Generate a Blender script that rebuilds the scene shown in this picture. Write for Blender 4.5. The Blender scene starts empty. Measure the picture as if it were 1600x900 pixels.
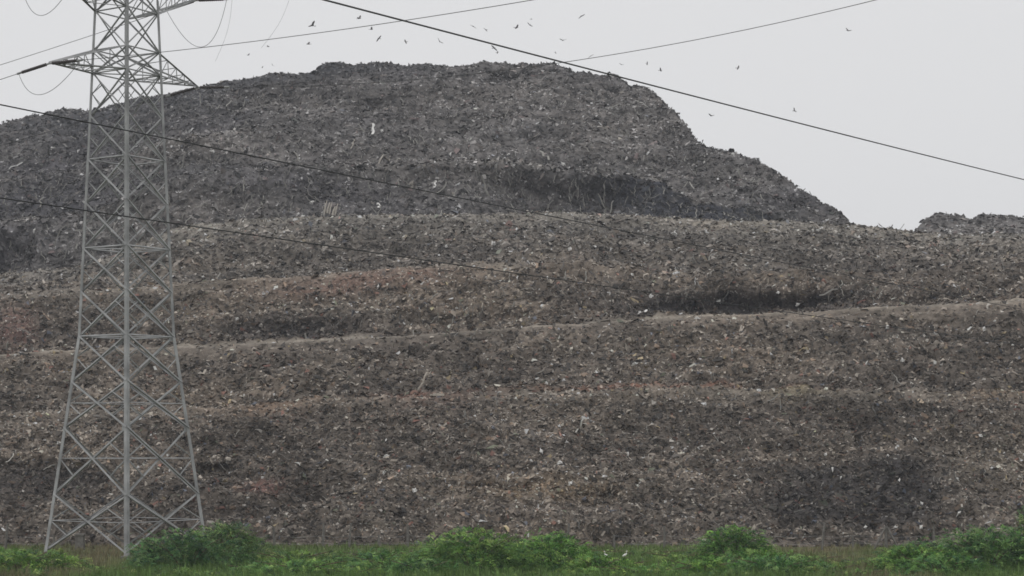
import bpy, math, random
import numpy as np
from mathutils import Vector, Quaternion

# ------------------------------------------------------------------ camera, sky, sun, exposure
scene = bpy.context.scene
COL = scene.collection
F, HY, CAMZ = 3000.0, 690.0, 6.07          # focal length in photo pixels, horizon row, eye height

cam_d = bpy.data.cameras.new("camera")
cam = bpy.data.objects.new("camera", cam_d)
COL.objects.link(cam)
cam.location = (0, 0, CAMZ)
cam.rotation_euler = (math.radians(90), 0, 0)
cam_d.sensor_width = 36.0
cam_d.lens = 36.0 * F / 1600.0
cam_d.shift_y = (HY - 450.0) / 1600.0
cam_d.clip_start = 0.5
cam_d.clip_end = 6000.0
scene.camera = cam

SUN_EL, SUN_AZ = math.radians(58), math.radians(200)
world = bpy.data.worlds.new("World")
scene.world = world
world.use_nodes = True
wn = world.node_tree.nodes
wl = world.node_tree.links
wn.clear()
w_out = wn.new("ShaderNodeOutputWorld")
w_bg = wn.new("ShaderNodeBackground")
w_sky = wn.new("ShaderNodeTexSky")
w_sky.sky_type = 'NISHITA'
w_sky.sun_disc = False
w_sky.sun_elevation = SUN_EL
w_sky.sun_rotation = SUN_AZ
w_sky.air_density = 1.0
w_sky.dust_density = 6.0
w_hs = wn.new("ShaderNodeHueSaturation")
w_hs.inputs["Saturation"].default_value = 0.15
w_mix = wn.new("ShaderNodeMix")
w_mix.data_type = 'RGBA'
w_mix.inputs[0].default_value = 0.93                       # a closed, even cloud cover
w_mix.inputs[7].default_value = (7.95, 7.97, 8.08, 1)
wl.new(w_sky.outputs[0], w_hs.inputs["Color"])
wl.new(w_hs.outputs[0], w_mix.inputs[6])
wl.new(w_mix.outputs[2], w_bg.inputs[0])
w_bg.inputs[1].default_value = 0.1
wl.new(w_bg.outputs[0], w_out.inputs[0])

sun_d = bpy.data.lights.new("sun", 'SUN')
sun_d.energy = 0.8
sun_d.angle = math.radians(25)
sun_d.color = (1.0, 0.97, 0.92)
sun = bpy.data.objects.new("sun", sun_d)
COL.objects.link(sun)
sd = Vector((math.sin(SUN_AZ) * math.cos(SUN_EL), math.cos(SUN_AZ) * math.cos(SUN_EL), math.sin(SUN_EL)))
sun.rotation_euler = sd.to_track_quat('Z', 'Y').to_euler()

scene.view_settings.view_transform = 'Standard'
scene.view_settings.look = 'None'
scene.view_settings.exposure = 0.0
scene.view_settings.gamma = 1.0
scene.render.engine = 'CYCLES'
scene.cycles.max_bounces = 4
scene.cycles.diffuse_bounces = 2
scene.cycles.volume_bounces = 0
scene.cycles.filter_width = 1.65

rng = np.random.default_rng(11)
random.seed(5)


# ------------------------------------------------------------------ helpers
def at(px, py, d):
    """world point seen at photo pixel (px, py) at distance d in front of the camera"""
    return Vector(((px - 800.0) / F * d, d, CAMZ + (HY - py) / F * d))


def tag(o, label=None, cat=None, group=None, kind=None):
    if label: o["label"] = label
    if cat: o["category"] = cat
    if group: o["group"] = group
    if kind: o["kind"] = kind
    return o


def link(name, data, parent=None, loc=None):
    o = bpy.data.objects.new(name, data)
    COL.objects.link(o)
    if parent is not None: o.parent = parent
    if loc is not None: o.location = loc
    return o


def np_mesh(name, verts, faces, mat=None, col=None, smooth=False):
    """mesh from numpy arrays; faces (n, 3) or (n, 4)"""
    verts = np.ascontiguousarray(verts, dtype=np.float32)
    faces = np.ascontiguousarray(faces, dtype=np.int32)
    m = bpy.data.meshes.new(name)
    n, k = faces.shape
    m.vertices.add(len(verts)); m.vertices.foreach_set("co", verts.ravel())
    m.loops.add(n * k); m.loops.foreach_set("vertex_index", faces.ravel())
    m.polygons.add(n)
    m.polygons.foreach_set("loop_start", np.arange(0, n * k, k, dtype=np.int32))
    m.polygons.foreach_set("loop_total", np.full(n, k, dtype=np.int32))
    m.polygons.foreach_set("use_smooth", np.full(n, smooth, dtype=bool))
    m.update(calc_edges=True)
    if col is not None:
        c = np.ones((len(verts), 4), dtype=np.float32)
        c[:, :3] = col
        a = m.color_attributes.new("Col", 'FLOAT_COLOR', 'POINT')
        a.data.foreach_set("color", c.ravel())
    if mat: m.materials.append(mat)
    return m


class MB:
    """collects simple solids into one mesh"""
    def __init__(s): s.v = []; s.f = []
    def box(s, c, size, rot=None):
        i = len(s.v)
        for x in (-.5, .5):
            for y in (-.5, .5):
                for z in (-.5, .5):
                    p = Vector((x * size[0], y * size[1], z * size[2]))
                    if rot is not None: p = rot @ p
                    s.v.append(Vector(c) + p)
        for q in ((0, 1, 3, 2), (4, 6, 7, 5), (0, 4, 5, 1), (2, 3, 7, 6), (0, 2, 6, 4), (1, 5, 7, 3)):
            s.f.append([i + a for a in q])
    def tube(s, pts, radii, n=6, cap=True):
        i0 = len(s.v); pts = [Vector(p) for p in pts]
        if not hasattr(radii, '__len__'): radii = [radii] * len(pts)
        for k, p in enumerate(pts):
            a = pts[max(k - 1, 0)]; b = pts[min(k + 1, len(pts) - 1)]
            t = (b - a).normalized()
            u = t.cross(Vector((0, 0, 1)))
            if u.length < .05: u = t.cross(Vector((0, 1, 0)))
            u.normalize(); w = t.cross(u)
            for j in range(n):
                an = 2 * math.pi * j / n
                s.v.append(p + (u * math.cos(an) + w * math.sin(an)) * radii[k])
        for k in range(len(pts) - 1):
            for j in range(n):
                a = i0 + k * n + j; b = i0 + k * n + (j + 1) % n
                s.f.append([a, b, b + n, a + n])
        if cap:
            s.f.append([i0 + j for j in range(n)][::-1])
            s.f.append([i0 + (len(pts) - 1) * n + j for j in range(n)])
    def angle(s, p0, p1, w, t, inward):
        """an L-section steel angle from p0 to p1, its heel turned away from inward"""
        p0 = Vector(p0); p1 = Vector(p1); d = (p1 - p0).normalized()
        q = Vector(inward); q = (q - d * q.dot(d)).normalized(); r = d.cross(q)
        e1 = (q + r).normalized(); e2 = (q - r).normalized()
        prof = [(0, 0), (w, 0), (w, t), (t, t), (t, w), (0, w)]
        i = len(s.v)
        for p in (p0, p1):
            for a, b in prof: s.v.append(p + e1 * a + e2 * b - q * (w * .5))
        for k in range(6):
            s.f.append([i + k, i + (k + 1) % 6, i + 6 + (k + 1) % 6, i + 6 + k])
        s.f.append([i + 0, i + 3, i + 2, i + 1]); s.f.append([i, i + 5, i + 4, i + 3])
        s.f.append([i + 6, i + 7, i + 8, i + 9]); s.f.append([i + 6, i + 9, i + 10, i + 11])
    def lathe(s, p0, p1, prof, n=10):
        """prof: (distance along, radius)"""
        p0 = Vector(p0); p1 = Vector(p1); L = (p1 - p0).length; t = (p1 - p0) / L
        s.tube([p0 + t * a for a, _ in prof], [r for _, r in prof], n)
    def mesh(s, name, mat, smooth=False):
        m = bpy.data.meshes.new(name)
        m.from_pydata([tuple(v) for v in s.v], [], s.f)
        m.update()
        if smooth: m.polygons.foreach_set("use_smooth", [True] * len(m.polygons))
        m.materials.append(mat)
        return m
    def build(s, name, mat, parent=None, smooth=False):
        org = Vector((0, 0, 0))
        if parent is not None: org = parent.location
        if parent is not None:
            s.v = [v - org for v in s.v]
        return link(name, s.mesh(name, mat, smooth), parent)


def _hash(ix, iy, seed):
    h = (ix.astype(np.int64) * 374761393 + iy.astype(np.int64) * 668265263 + seed * 1442695041) & 0xFFFFFFFF
    h = ((h ^ (h >> 13)) * 1274126177) & 0xFFFFFFFF
    return ((h ^ (h >> 16)) & 0xFFFFFF) / float(0xFFFFFF)


def vnoise(x, y, seed=0):
    ix = np.floor(x); iy = np.floor(y)
    fx = x - ix; fy = y - iy
    fx = fx * fx * (3 - 2 * fx); fy = fy * fy * (3 - 2 * fy)
    a = _hash(ix, iy, seed); b = _hash(ix + 1, iy, seed)
    c = _hash(ix, iy + 1, seed); d = _hash(ix + 1, iy + 1, seed)
    return (a + (b - a) * fx) * (1 - fy) + (c + (d - c) * fx) * fy * 1.0


def fbm(x, y, seed, octs=3, gain=.5):
    r = np.zeros_like(x); a = 1.0; tot = 0
    for k in range(octs):
        ca, sa = math.cos(.7 + k), math.sin(.7 + k)
        r += a * (vnoise(x * ca - y * sa, x * sa + y * ca, seed + 17 * k) - .5) * 2
        tot += a; a *= gain; x = x * 2.03 + 5.1; y = y * 2.03 + 9.7
    return r / tot


def curve(pts):
    xs = np.array([p[0] for p in pts], float); ys = np.array([p[1] for p in pts], float)
    return lambda u: np.interp(u, xs, ys)


def nodes_of(name, rough=.9, spec=.2):
    m = bpy.data.materials.new(name); m.use_nodes = True
    nt = m.node_tree; b = nt.nodes["Principled BSDF"]
    b.inputs["Roughness"].default_value = rough
    b.inputs["Specular IOR Level"].default_value = spec
    return m, nt, b


def mat_plain(name, c, rough=.8, spec=.3, metal=0.0, var=.25, scale=6.0):
    m, nt, b = nodes_of(name, rough, spec)
    b.inputs["Metallic"].default_value = metal
    tc = nt.nodes.new("ShaderNodeTexCoord"); nz = nt.nodes.new("ShaderNodeTexNoise")
    nz.inputs["Scale"].default_value = scale; nz.inputs["Detail"].default_value = 4
    mp = nt.nodes.new("ShaderNodeMapRange")
    mp.inputs[1].default_value = .3; mp.inputs[2].default_value = .7
    mp.inputs[3].default_value = 1 - var; mp.inputs[4].default_value = 1 + var
    mx = nt.nodes.new("ShaderNodeVectorMath"); mx.operation = 'SCALE'
    mx.inputs[0].default_value = c[:3]
    nt.links.new(tc.outputs["Object"], nz.inputs["Vector"])
    nt.links.new(nz.outputs["Fac"], mp.inputs[0])
    nt.links.new(mp.outputs[0], mx.inputs["Scale"])
    nt.links.new(mx.outputs[0], b.inputs["Base Color"])
    return m


def mat_attr(name, rough=.9, spec=.15, var=.3, scale=3.0, bump=0.0, trans=0.0):
    """colour from the mesh's own colour attribute, with fine grain"""
    m, nt, b = nodes_of(name, rough, spec)
    at_ = nt.nodes.new("ShaderNodeVertexColor"); at_.layer_name = "Col"
    tc = nt.nodes.new("ShaderNodeTexCoord"); nz = nt.nodes.new("ShaderNodeTexNoise")
    nz.inputs["Scale"].default_value = scale; nz.inputs["Detail"].default_value = 6
    nz.inputs["Roughness"].default_value = .7
    mp = nt.nodes.new("ShaderNodeMapRange")
    mp.inputs[1].default_value = .3; mp.inputs[2].default_value = .7
    mp.inputs[3].default_value = 1 - var; mp.inputs[4].default_value = 1 + var
    mx = nt.nodes.new("ShaderNodeVectorMath"); mx.operation = 'SCALE'
    nt.links.new(tc.outputs["Object"], nz.inputs["Vector"])
    nt.links.new(nz.outputs["Fac"], mp.inputs[0])
    nt.links.new(at_.outputs["Color"], mx.inputs[0])
    nt.links.new(mp.outputs[0], mx.inputs["Scale"])
    nt.links.new(mx.outputs[0], b.inputs["Base Color"])
    if bump:
        bp = nt.nodes.new("ShaderNodeBump"); bp.inputs["Strength"].default_value = bump
        bp.inputs["Distance"].default_value = .15
        nt.links.new(nz.outputs["Fac"], bp.inputs["Height"])
        nt.links.new(bp.outputs[0], b.inputs["Normal"])
    if trans:
        tr = nt.nodes.new("ShaderNodeBsdfTranslucent")
        nt.links.new(mx.outputs[0], tr.inputs["Color"])
        ms = nt.nodes.new("ShaderNodeMixShader"); ms.inputs[0].default_value = trans
        out = nt.nodes["Material Output"]
        nt.links.new(b.outputs[0], ms.inputs[1]); nt.links.new(tr.outputs[0], ms.inputs[2])
        nt.links.new(ms.outputs[0], out.inputs[0])
    return m


M_RUB = mat_attr("compacted_rubbish", var=.38, scale=2.6, bump=.6)
M_SCRAP = mat_attr("loose_rubbish", rough=.75, spec=.25, var=.22, scale=9)
M_GROUND = mat_attr("soil", var=.35, scale=1.5, bump=.4)
M_LEAF = mat_attr("foliage", rough=.6, spec=.25, var=.2, scale=5, trans=.25)
M_STEEL = mat_plain("galvanised_steel", (.295, .298, .30), rough=.6, spec=.35, metal=.1, var=.32, scale=1.1)
M_WIRE = mat_plain("weathered_aluminium_wire", (.07, .07, .07), rough=.7)
M_CABLE = mat_plain("black_cable", (.075, .075, .078), rough=.7)
M_BLACK = mat_plain("black_insulated_cable", (.025, .025, .027), rough=.6)
M_INS = mat_plain("brown_porcelain", (.06, .05, .048), rough=.4)
M_BIRD = mat_plain("dark_plumage", (.13, .125, .12), rough=.9)
M_EGRET = mat_plain("white_plumage", (.8, .79, .76), rough=.9, var=.05)
M_BEAK = mat_plain("yellow_beak", (.6, .4, .08), rough=.6)
M_LEGS = mat_plain("dark_legs", (.06, .06, .05), rough=.8)
M_CONC = mat_plain("weathered_concrete", (.16, .152, .14), rough=.95, var=.3)
M_BARK = mat_plain("twig_bark", (.12, .09, .06), rough=.95)
M_DEAD = mat_plain("bleached_wood", (.42, .38, .33), rough=.95)
M_WHITE = mat_plain("pale_plastic", (.68, .67, .65), rough=.6, var=.12)
M_BEIGE = mat_plain("dusty_cloth", (.36, .33, .29), rough=.9, var=.2)

# ------------------------------------------------------------------ ground
gx = np.concatenate([np.linspace(-700, -60, 12), np.linspace(-55, 55, 111), np.linspace(60, 700, 12)])
gy = np.concatenate([np.linspace(-300, 50, 8), np.linspace(55, 125, 71), np.linspace(140, 900, 10)])
GX, GY = np.meshgrid(gx, gy)


def ground_z(x, y):
    x = np.asarray(x, float); y = np.asarray(y, float)
    return .14 * fbm(x / 7, y / 7, 3, 3) * (np.abs(y - 95) < 40)


GZ = ground_z(GX, GY)
n1 = fbm(GX / 9, GY / 6, 21, 3); n2 = fbm(GX / 2.5, GY / 2.5, 22, 2)
cg = np.zeros(GX.shape + (3,))
cg[:] = (.10, .115, .055)
cg += np.clip(n1, -.5, .8)[..., None] * np.array((.05, .032, .02)) + n2[..., None] * .012
nr, nc = GX.shape
idx = np.arange(nr * nc).reshape(nr, nc)
qf = np.stack([idx[:-1, :-1], idx[:-1, 1:], idx[1:, 1:], idx[1:, :-1]], -1).reshape(-1, 4)
gm = np_mesh("ground", np.stack([GX, GY, GZ], -1).reshape(-1, 3), qf, M_GROUND, np.clip(cg, .02, 1).reshape(-1, 3), True)
tag(link("ground", gm), "grassy earth strip in front of the rubbish hill", kind="structure")


# ------------------------------------------------------------------ the rubbish hill
def smooth_rows(a, r):
    k = np.hanning(2 * r + 3)[1:-1]; k /= k.sum()
    p = np.concatenate([np.repeat(a[:1], r, 0), a, np.repeat(a[-1:], r, 0)], 0)
    out = np.zeros_like(a)
    for j, wgt in enumerate(k): out += wgt * p[j:j + a.shape[0]]
    return out


def loft(u, knots, rows):
    """u: column coordinate (photo azimuth); knots: list of (depth[u], z[u]); rows: how many rows per knot gap"""
    D = []; Z = []; T = []
    for k in range(len(knots) - 1):
        n = rows[k]
        w = np.linspace(0, 1, n, endpoint=False)[:, None]
        D.append(knots[k][0] * (1 - w) + knots[k + 1][0] * w)
        Z.append(knots[k][1] * (1 - w) + knots[k + 1][1] * w)
        T.append(k + w[:, 0])
    D.append(knots[-1][0][None]); Z.append(knots[-1][1][None]); T.append(np.array([len(knots) - 1.0]))
    return np.concatenate(D), np.concatenate(Z), np.concatenate(T)


def zof(py, d): return CAMZ + (HY - py) / F * d


def gauss(u, c, w): return np.exp(-((u - c) / w) ** 2)


def grid_normals(P):
    du = np.gradient(P, axis=1); dv = np.gradient(P, axis=0)
    n = np.cross(du, dv)
    n /= np.linalg.norm(n, axis=-1, keepdims=True) + 1e-9
    return n


def lumps(X, S, seed, sc=1.0):
    """garbage relief in metres: slumps, heaps, bags, tatters"""
    h = .75 * fbm(X / 9, S / 6, seed, 3)
    r = 1 - np.abs(fbm(X / 3.2, S / 2.2, seed + 5, 2)); h += .42 * sc * (r - .75)
    h += .34 * sc * fbm(X / 1.25, S / .95, seed + 9, 2)
    r = 1 - np.abs(fbm(X / .8, S / .62, seed + 13, 2)); h += .36 * sc * (r - .75)
    h += .15 * sc * fbm(X / .36, S / .30, seed + 15, 2)
    g = np.clip(fbm(X / 6, S / 5, seed + 21, 2) * 2 + .5, 0, 1)
    h += .22 * sc * g * fbm(X / .55, S / 2.6, seed + 25, 2)      # rills and hanging tatters running down the slope
    return h


# lower terraces -----------------------------------------------------
NU = 910
u = np.linspace(-260, 1860, NU)
e1 = curve([(-300, 648), (100, 640), (300, 632), (500, 625), (680, 616), (1000, 607), (1300, 610), (1900, 606)])
e2 = curve([(-300, 568), (0, 551), (400, 536), (600, 524), (800, 511), (1000, 499), (1200, 488), (1350, 478), (1600, 467), (1900, 455)])
e3 = curve([(-300, 470), (0, 461), (150, 455), (300, 441), (450, 428), (600, 418), (750, 413), (900, 420), (1050, 432), (1300, 425), (1600, 418), (1900, 412)])
e4 = curve([(-300, 440), (0, 426), (110, 420), (180, 400), (240, 365), (300, 346), (480, 336), (700, 333), (900, 334), (1100, 342), (1325, 353), (1430, 363), (1600, 366), (1900, 372)])
wob = lambda s, a, l: a * fbm(u / l, np.full_like(u, s * 3.3), 50 + s, 2)
d1 = 126 + wob(1, 1.2, 160); d2 = 136 + wob(2, 1.0, 200); d3 = 148 + wob(3, 1.0, 220); d4 = 166 + wob(4, 2.0, 200)
y1 = e1(u) + wob(5, 3, 90); y2 = e2(u) + wob(6, 2.0, 70); y3 = e3(u) + wob(7, 4, 90); y4 = e4(u) + wob(8, 1.5, 90)
z1, z2, z3, z4 = zof(y1, d1), zof(y2, d2), zof(y3, d3), zof(y4, d4)
w3 = np.interp(u, [-300, 600, 800, 1000, 1900], [4.5, 4.0, 2.0, 1.0, 1.5])
toe = 111.6 + wob(9, .5, 60)
kn = [(toe - 2, np.full_like(u, -.6)), (toe, np.full_like(u, -.05)), (toe + 1.0, 1.0 + wob(10, .3, 40)),
      (d1, z1), (d1 + 1.7, z1 + .15), (d2, z2), (d2 + 4.2, z2 - .1), (d3, z3), (d3 + w3, z3 + .1),
      (d4, z4), (d4 + 12, z4 + .3), (d4 + 60, z4 + .0), (d4 + 160, z4 - 16), (d4 + 170, z4 * 0 - 2)]
rows = [3, 10, 135, 10, 78, 10, 76, 8, 72, 12, 14, 8, 3]
D, Z, T = loft(u, kn, rows)
D = smooth_rows(D, 4); Z = smooth_rows(Z, 4)
# undercut scarps behind the ledges (faces cut back by digging)
tt = T[:, None]
U = np.broadcast_to(u[None], D.shape)
def hollow(uc, uw, tc, tw, amp):
    return amp * np.exp(-((U - uc) / uw) ** 4) * np.exp(-((tt - tc) / tw) ** 2)
cut = (hollow(800, 1500, 6.14, .18, .7) + hollow(450, 100, 6.14, .22, 2.0) + hollow(720, 120, 6.17, .25, 1.2) + hollow(1170, 180, 6.26, .33, 4.6) + hollow(1500, 150, 6.2, .2, 1.2)
       + hollow(1580, 70, 6.45, .2, 1.2)
       + hollow(40, 70, 2.36, .15, 1.9) + hollow(170, 60, 2.31, .13, 1.7) + hollow(760, 70, 2.28, .03, 1.0) + hollow(930, 40, 2.22, .04, 1.0)
       + hollow(1010, 90, 4.45, .1, .6) + hollow(860, 90, 4.5, .15, .8) + hollow(550, 150, 8.3, .1, .8) + hollow(335, 32, 2.42, .06, 1.8))
D = D + cut
X = (U - 800) / F * D
P = np.stack([X, D, Z], -1)
Nn = grid_normals(P)
if Nn[50, NU // 2, 1] > 0: Nn = -Nn
S = D * .75 + Z * 1.1
near_toe = np.clip((tt - .6) / 1.0, 0, 1)
flat = np.exp(-((tt - 3.0) / .12) ** 2) * .45 + np.exp(-((tt - 5.0) / .16) ** 2) * .85 + np.exp(-((tt - 9.1) / .35) ** 2) * .7 + np.exp(-((tt - 7.0) / .12) ** 2) * .7 * (U < 820)
relief = lumps(X, S, 100) * near_toe * np.clip(1 - flat, .15, 1) * np.where(tt > 9.6, .5, 1.0)
P = P + Nn * relief[..., None]


def garb_color(X, S, seed, base, dark, warm):
    c = np.broadcast_to(np.array(base), X.shape + (3,)).copy()
    a = np.clip(fbm(X / 11, S / 5, seed, 3) * 1.6, -1, 1)
    c += np.maximum(a, 0)[..., None] * np.array(warm) + np.minimum(a, 0)[..., None] * np.array(dark)
    b = np.clip(fbm(X / 2.4, S / 1.5, seed + 3, 2) * 1.5, -1, 1); c *= (1 + .28 * b)[..., None]
    f = fbm(X / .5, S / .4, seed + 4, 2); c *= (1 + .5 * f)[..., None]
    return c


C = garb_color(X, S, 300, (.146, .125, .106), (.038, .032, .025), (.032, .022, .013))
dust = (np.exp(-((tt - 3.02) / .09) ** 2) * .45 + np.exp(-((tt - 5.04) / .07) ** 2) * 1.3 + np.exp(-((tt - 9.05) / .4) ** 2) * .45 + np.exp(-((tt - 7.05) / .2) ** 2) * .5 * (U < 820))
dust = np.clip(dust * (1 + .5 * fbm(X / 3, S / 3, 330, 2)), 0, 1)
C += dust[..., None] * np.array((.13, .12, .10))
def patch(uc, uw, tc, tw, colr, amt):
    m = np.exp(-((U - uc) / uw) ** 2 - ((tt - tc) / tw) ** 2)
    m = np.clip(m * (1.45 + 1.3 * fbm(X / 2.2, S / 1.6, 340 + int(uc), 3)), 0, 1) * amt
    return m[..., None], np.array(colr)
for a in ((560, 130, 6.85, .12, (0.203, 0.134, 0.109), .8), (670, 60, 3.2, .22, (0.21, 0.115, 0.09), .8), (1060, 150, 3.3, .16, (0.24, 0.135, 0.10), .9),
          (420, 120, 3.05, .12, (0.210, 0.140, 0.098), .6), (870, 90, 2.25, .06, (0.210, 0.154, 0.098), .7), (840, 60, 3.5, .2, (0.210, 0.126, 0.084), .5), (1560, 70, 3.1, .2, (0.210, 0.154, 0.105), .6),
          (1165, 175, 6.32, .30, (.080, .074, .077), .9), (440, 90, 6.2, .2, (.09, .084, .086), .7), (60, 120, 2.40, .10, (.075, .068, .068), .8), (1560, 90, 2.45, .12, (0.210, 0.182, 0.147), .6), (20, 30, 6.4, .3, (0.210, 0.126, 0.112), .6),  # the dark grey entries here paint extra shade into the hollowed faces
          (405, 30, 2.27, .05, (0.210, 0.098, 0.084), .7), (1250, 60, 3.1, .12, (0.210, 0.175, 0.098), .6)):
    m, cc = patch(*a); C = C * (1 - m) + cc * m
burnt = np.exp(-((U - 1325 + 14 * fbm(X / 2, S / 2, 351, 2)) / 150) ** 4 - ((tt - 2.24 + .06 * fbm(X / 3, S / 3, 352, 3)) / .24) ** 4)     # charred, wet waste with its own edge
burnt = (np.clip(burnt * (1.25 + .9 * fbm(X / 1.8, S / 1.3, 353, 3)), 0, 1) * .92)[..., None]
C = C * (1 - burnt) + np.array((.056, .053, .054)) * burnt
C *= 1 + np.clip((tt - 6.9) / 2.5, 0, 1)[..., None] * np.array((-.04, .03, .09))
C = np.clip(C, .02, .6)
nr, nc = D.shape
idx = np.arange(nr * nc).reshape(nr, nc)
qf = np.stack([idx[:-1, :-1], idx[:-1, 1:], idx[1:, 1:], idx[1:, :-1]], -1).reshape(-1, 4)
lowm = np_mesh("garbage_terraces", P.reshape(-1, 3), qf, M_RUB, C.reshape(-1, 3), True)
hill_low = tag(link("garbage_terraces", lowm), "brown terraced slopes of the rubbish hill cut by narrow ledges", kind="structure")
LOW = (P, Nn, C, U, np.broadcast_to(tt, U.shape))

# upper hill -----------------------------------------------------------
NU2 = 770
u = np.linspace(-260, 1860, NU2)
crest = curve([(-400, 300), (-150, 225), (0, 197), (30, 187), (70, 180), (85, 174), (120, 172), (145, 174), (165, 167), (200, 152), (240, 144), (300, 135), (345, 127),
               (400, 119), (450, 114), (500, 112), (506, 103), (560, 102), (605, 98), (640, 103), (675, 98), (720, 101), (760, 98), (800, 103), (860, 102),
               (880, 107), (893, 115), (915, 114), (930, 118), (960, 118), (985, 132), (1010, 132), (1022, 138), (1040, 154), (1044, 167), (1058, 177),
               (1072, 194), (1088, 217), (1120, 234), (1165, 242), (1200, 260), (1240, 285), (1270, 307), (1300, 327), (1325, 354), (1345, 400), (1420, 420),
               (1430, 364), (1443, 346), (1465, 334), (1500, 339), (1515, 344), (1535, 336), (1600, 340), (1750, 350), (1900, 380)])
base = curve([(-300, 448), (0, 432), (110, 426), (180, 408), (240, 375), (300, 354), (480, 345), (700, 342), (900, 343), (1100, 351), (1325, 362), (1430, 372), (1600, 374), (1900, 380)])
yb = base(u); yc = crest(u)
db = np.full_like(u, 178.0)
zb = zof(yb, db) - 1.0
dc = db.copy()
for _ in range(12):
    zc = zof(yc, dc); dc = db + np.clip((zc - zb), 0.5, 60) / .62 + 1.0
zc = zof(yc, dc)
def mid(fz, fd): return (db + (dc - db) * fd, zb + (zc - zb) * fz)
kn = [(db - 6, zb - 3), (db, zb), mid(.30, .13), mid(.335, .34), mid(.60, .56), mid(.625, .68), mid(.93, .94), (dc, zc), (dc + 6, zc - .2), (dc + 40, zc - 14), (dc + 90, zc * 0 - 2)]
rows = [3, 68, 10, 62, 8, 72, 14, 8, 5, 4]
D, Z, T = loft(u, kn, rows)
D = smooth_rows(D, 3); Z = smooth_rows(Z, 2)
tt = T[:, None]; U = np.broadcast_to(u[None], D.shape)
D = D + (hollow(895, 110, 1.45, .4, 4.0) + hollow(1090, 150, 1.9, .7, 2.6) + hollow(1240, 70, 1.5, .6, 1.6) + hollow(640, 170, 1.7, .3, 1.6) + hollow(60, 90, 3.5, .3, 1.6)
         + hollow(20, 28, 1.35, .5, 3.5) + hollow(575, 25, 5.35, .15, 2.2) + hollow(790, 25, 6.0, .3, 1.5) + hollow(440, 90, 5.7, .3, 1.5) + hollow(300, 100, 3.4, .25, 1.2))
X = (U - 800) / F * D
P = np.stack([X, D, Z], -1)
Nn = grid_normals(P)
if Nn[40, NU2 // 2, 1] > 0: Nn = -Nn
S = D * .75 + Z * 1.1
relief = lumps(X * .62, S * .62, 500, 1.15) * np.interp(tt, [6.0, 6.6, 7.4, 7.7], [1, .7, .7, .5]) * np.interp(U, [1080, 1150, 1320, 1330], [1, .75, .7, .4])
P = P + Nn * relief[..., None]
C = garb_color(X * .6, S * .6, 600, (.121, .115, .114), (.028, .026, .018), (.024, .019, .013))
ledge = np.exp(-((tt - 2.5) / .4) ** 2) + np.exp(-((tt - 4.5) / .35) ** 2) * .8
ledge = np.clip(ledge * (.7 + .8 * fbm(X / 5, S / 4, 630, 2)), 0, 1)
C += ledge[..., None] * np.array((.08, .073, .058))
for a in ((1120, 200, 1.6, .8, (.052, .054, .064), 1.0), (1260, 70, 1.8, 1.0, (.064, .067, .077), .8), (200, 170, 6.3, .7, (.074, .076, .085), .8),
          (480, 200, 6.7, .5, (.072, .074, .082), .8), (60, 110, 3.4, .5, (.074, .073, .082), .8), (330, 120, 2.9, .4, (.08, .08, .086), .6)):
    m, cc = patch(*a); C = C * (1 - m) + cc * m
C = np.clip(C, .02, .6)
nr, nc = D.shape
idx = np.arange(nr * nc).reshape(nr, nc)
qf = np.stack([idx[:-1, :-1], idx[:-1, 1:], idx[1:, 1:], idx[1:, :-1]], -1).reshape(-1, 4)
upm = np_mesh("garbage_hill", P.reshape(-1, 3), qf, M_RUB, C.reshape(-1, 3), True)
hill_up = tag(link("garbage_hill", upm), "grey upper hill of rubbish with a ragged skyline", kind="structure")
UP = (P, Nn, C, U, np.broadcast_to(tt, U.shape))

# loose rubbish lying all over the slopes --------------------------------
PAL = np.array([(.088, .076, .066), (.138, .12, .103), (.212, .186, .156), (.295, .27, .235), (.40, .385, .36), (.055, .052, .05),
                (.17, .12, .085), (.20, .09, .07), (.09, .11, .15), (.24, .19, .10), (.11, .13, .09)])
PW = np.array([.22, .22, .20, .14, .05, .17, .06, .012, .010, .008, .008]); PW /= PW.sum()


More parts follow.
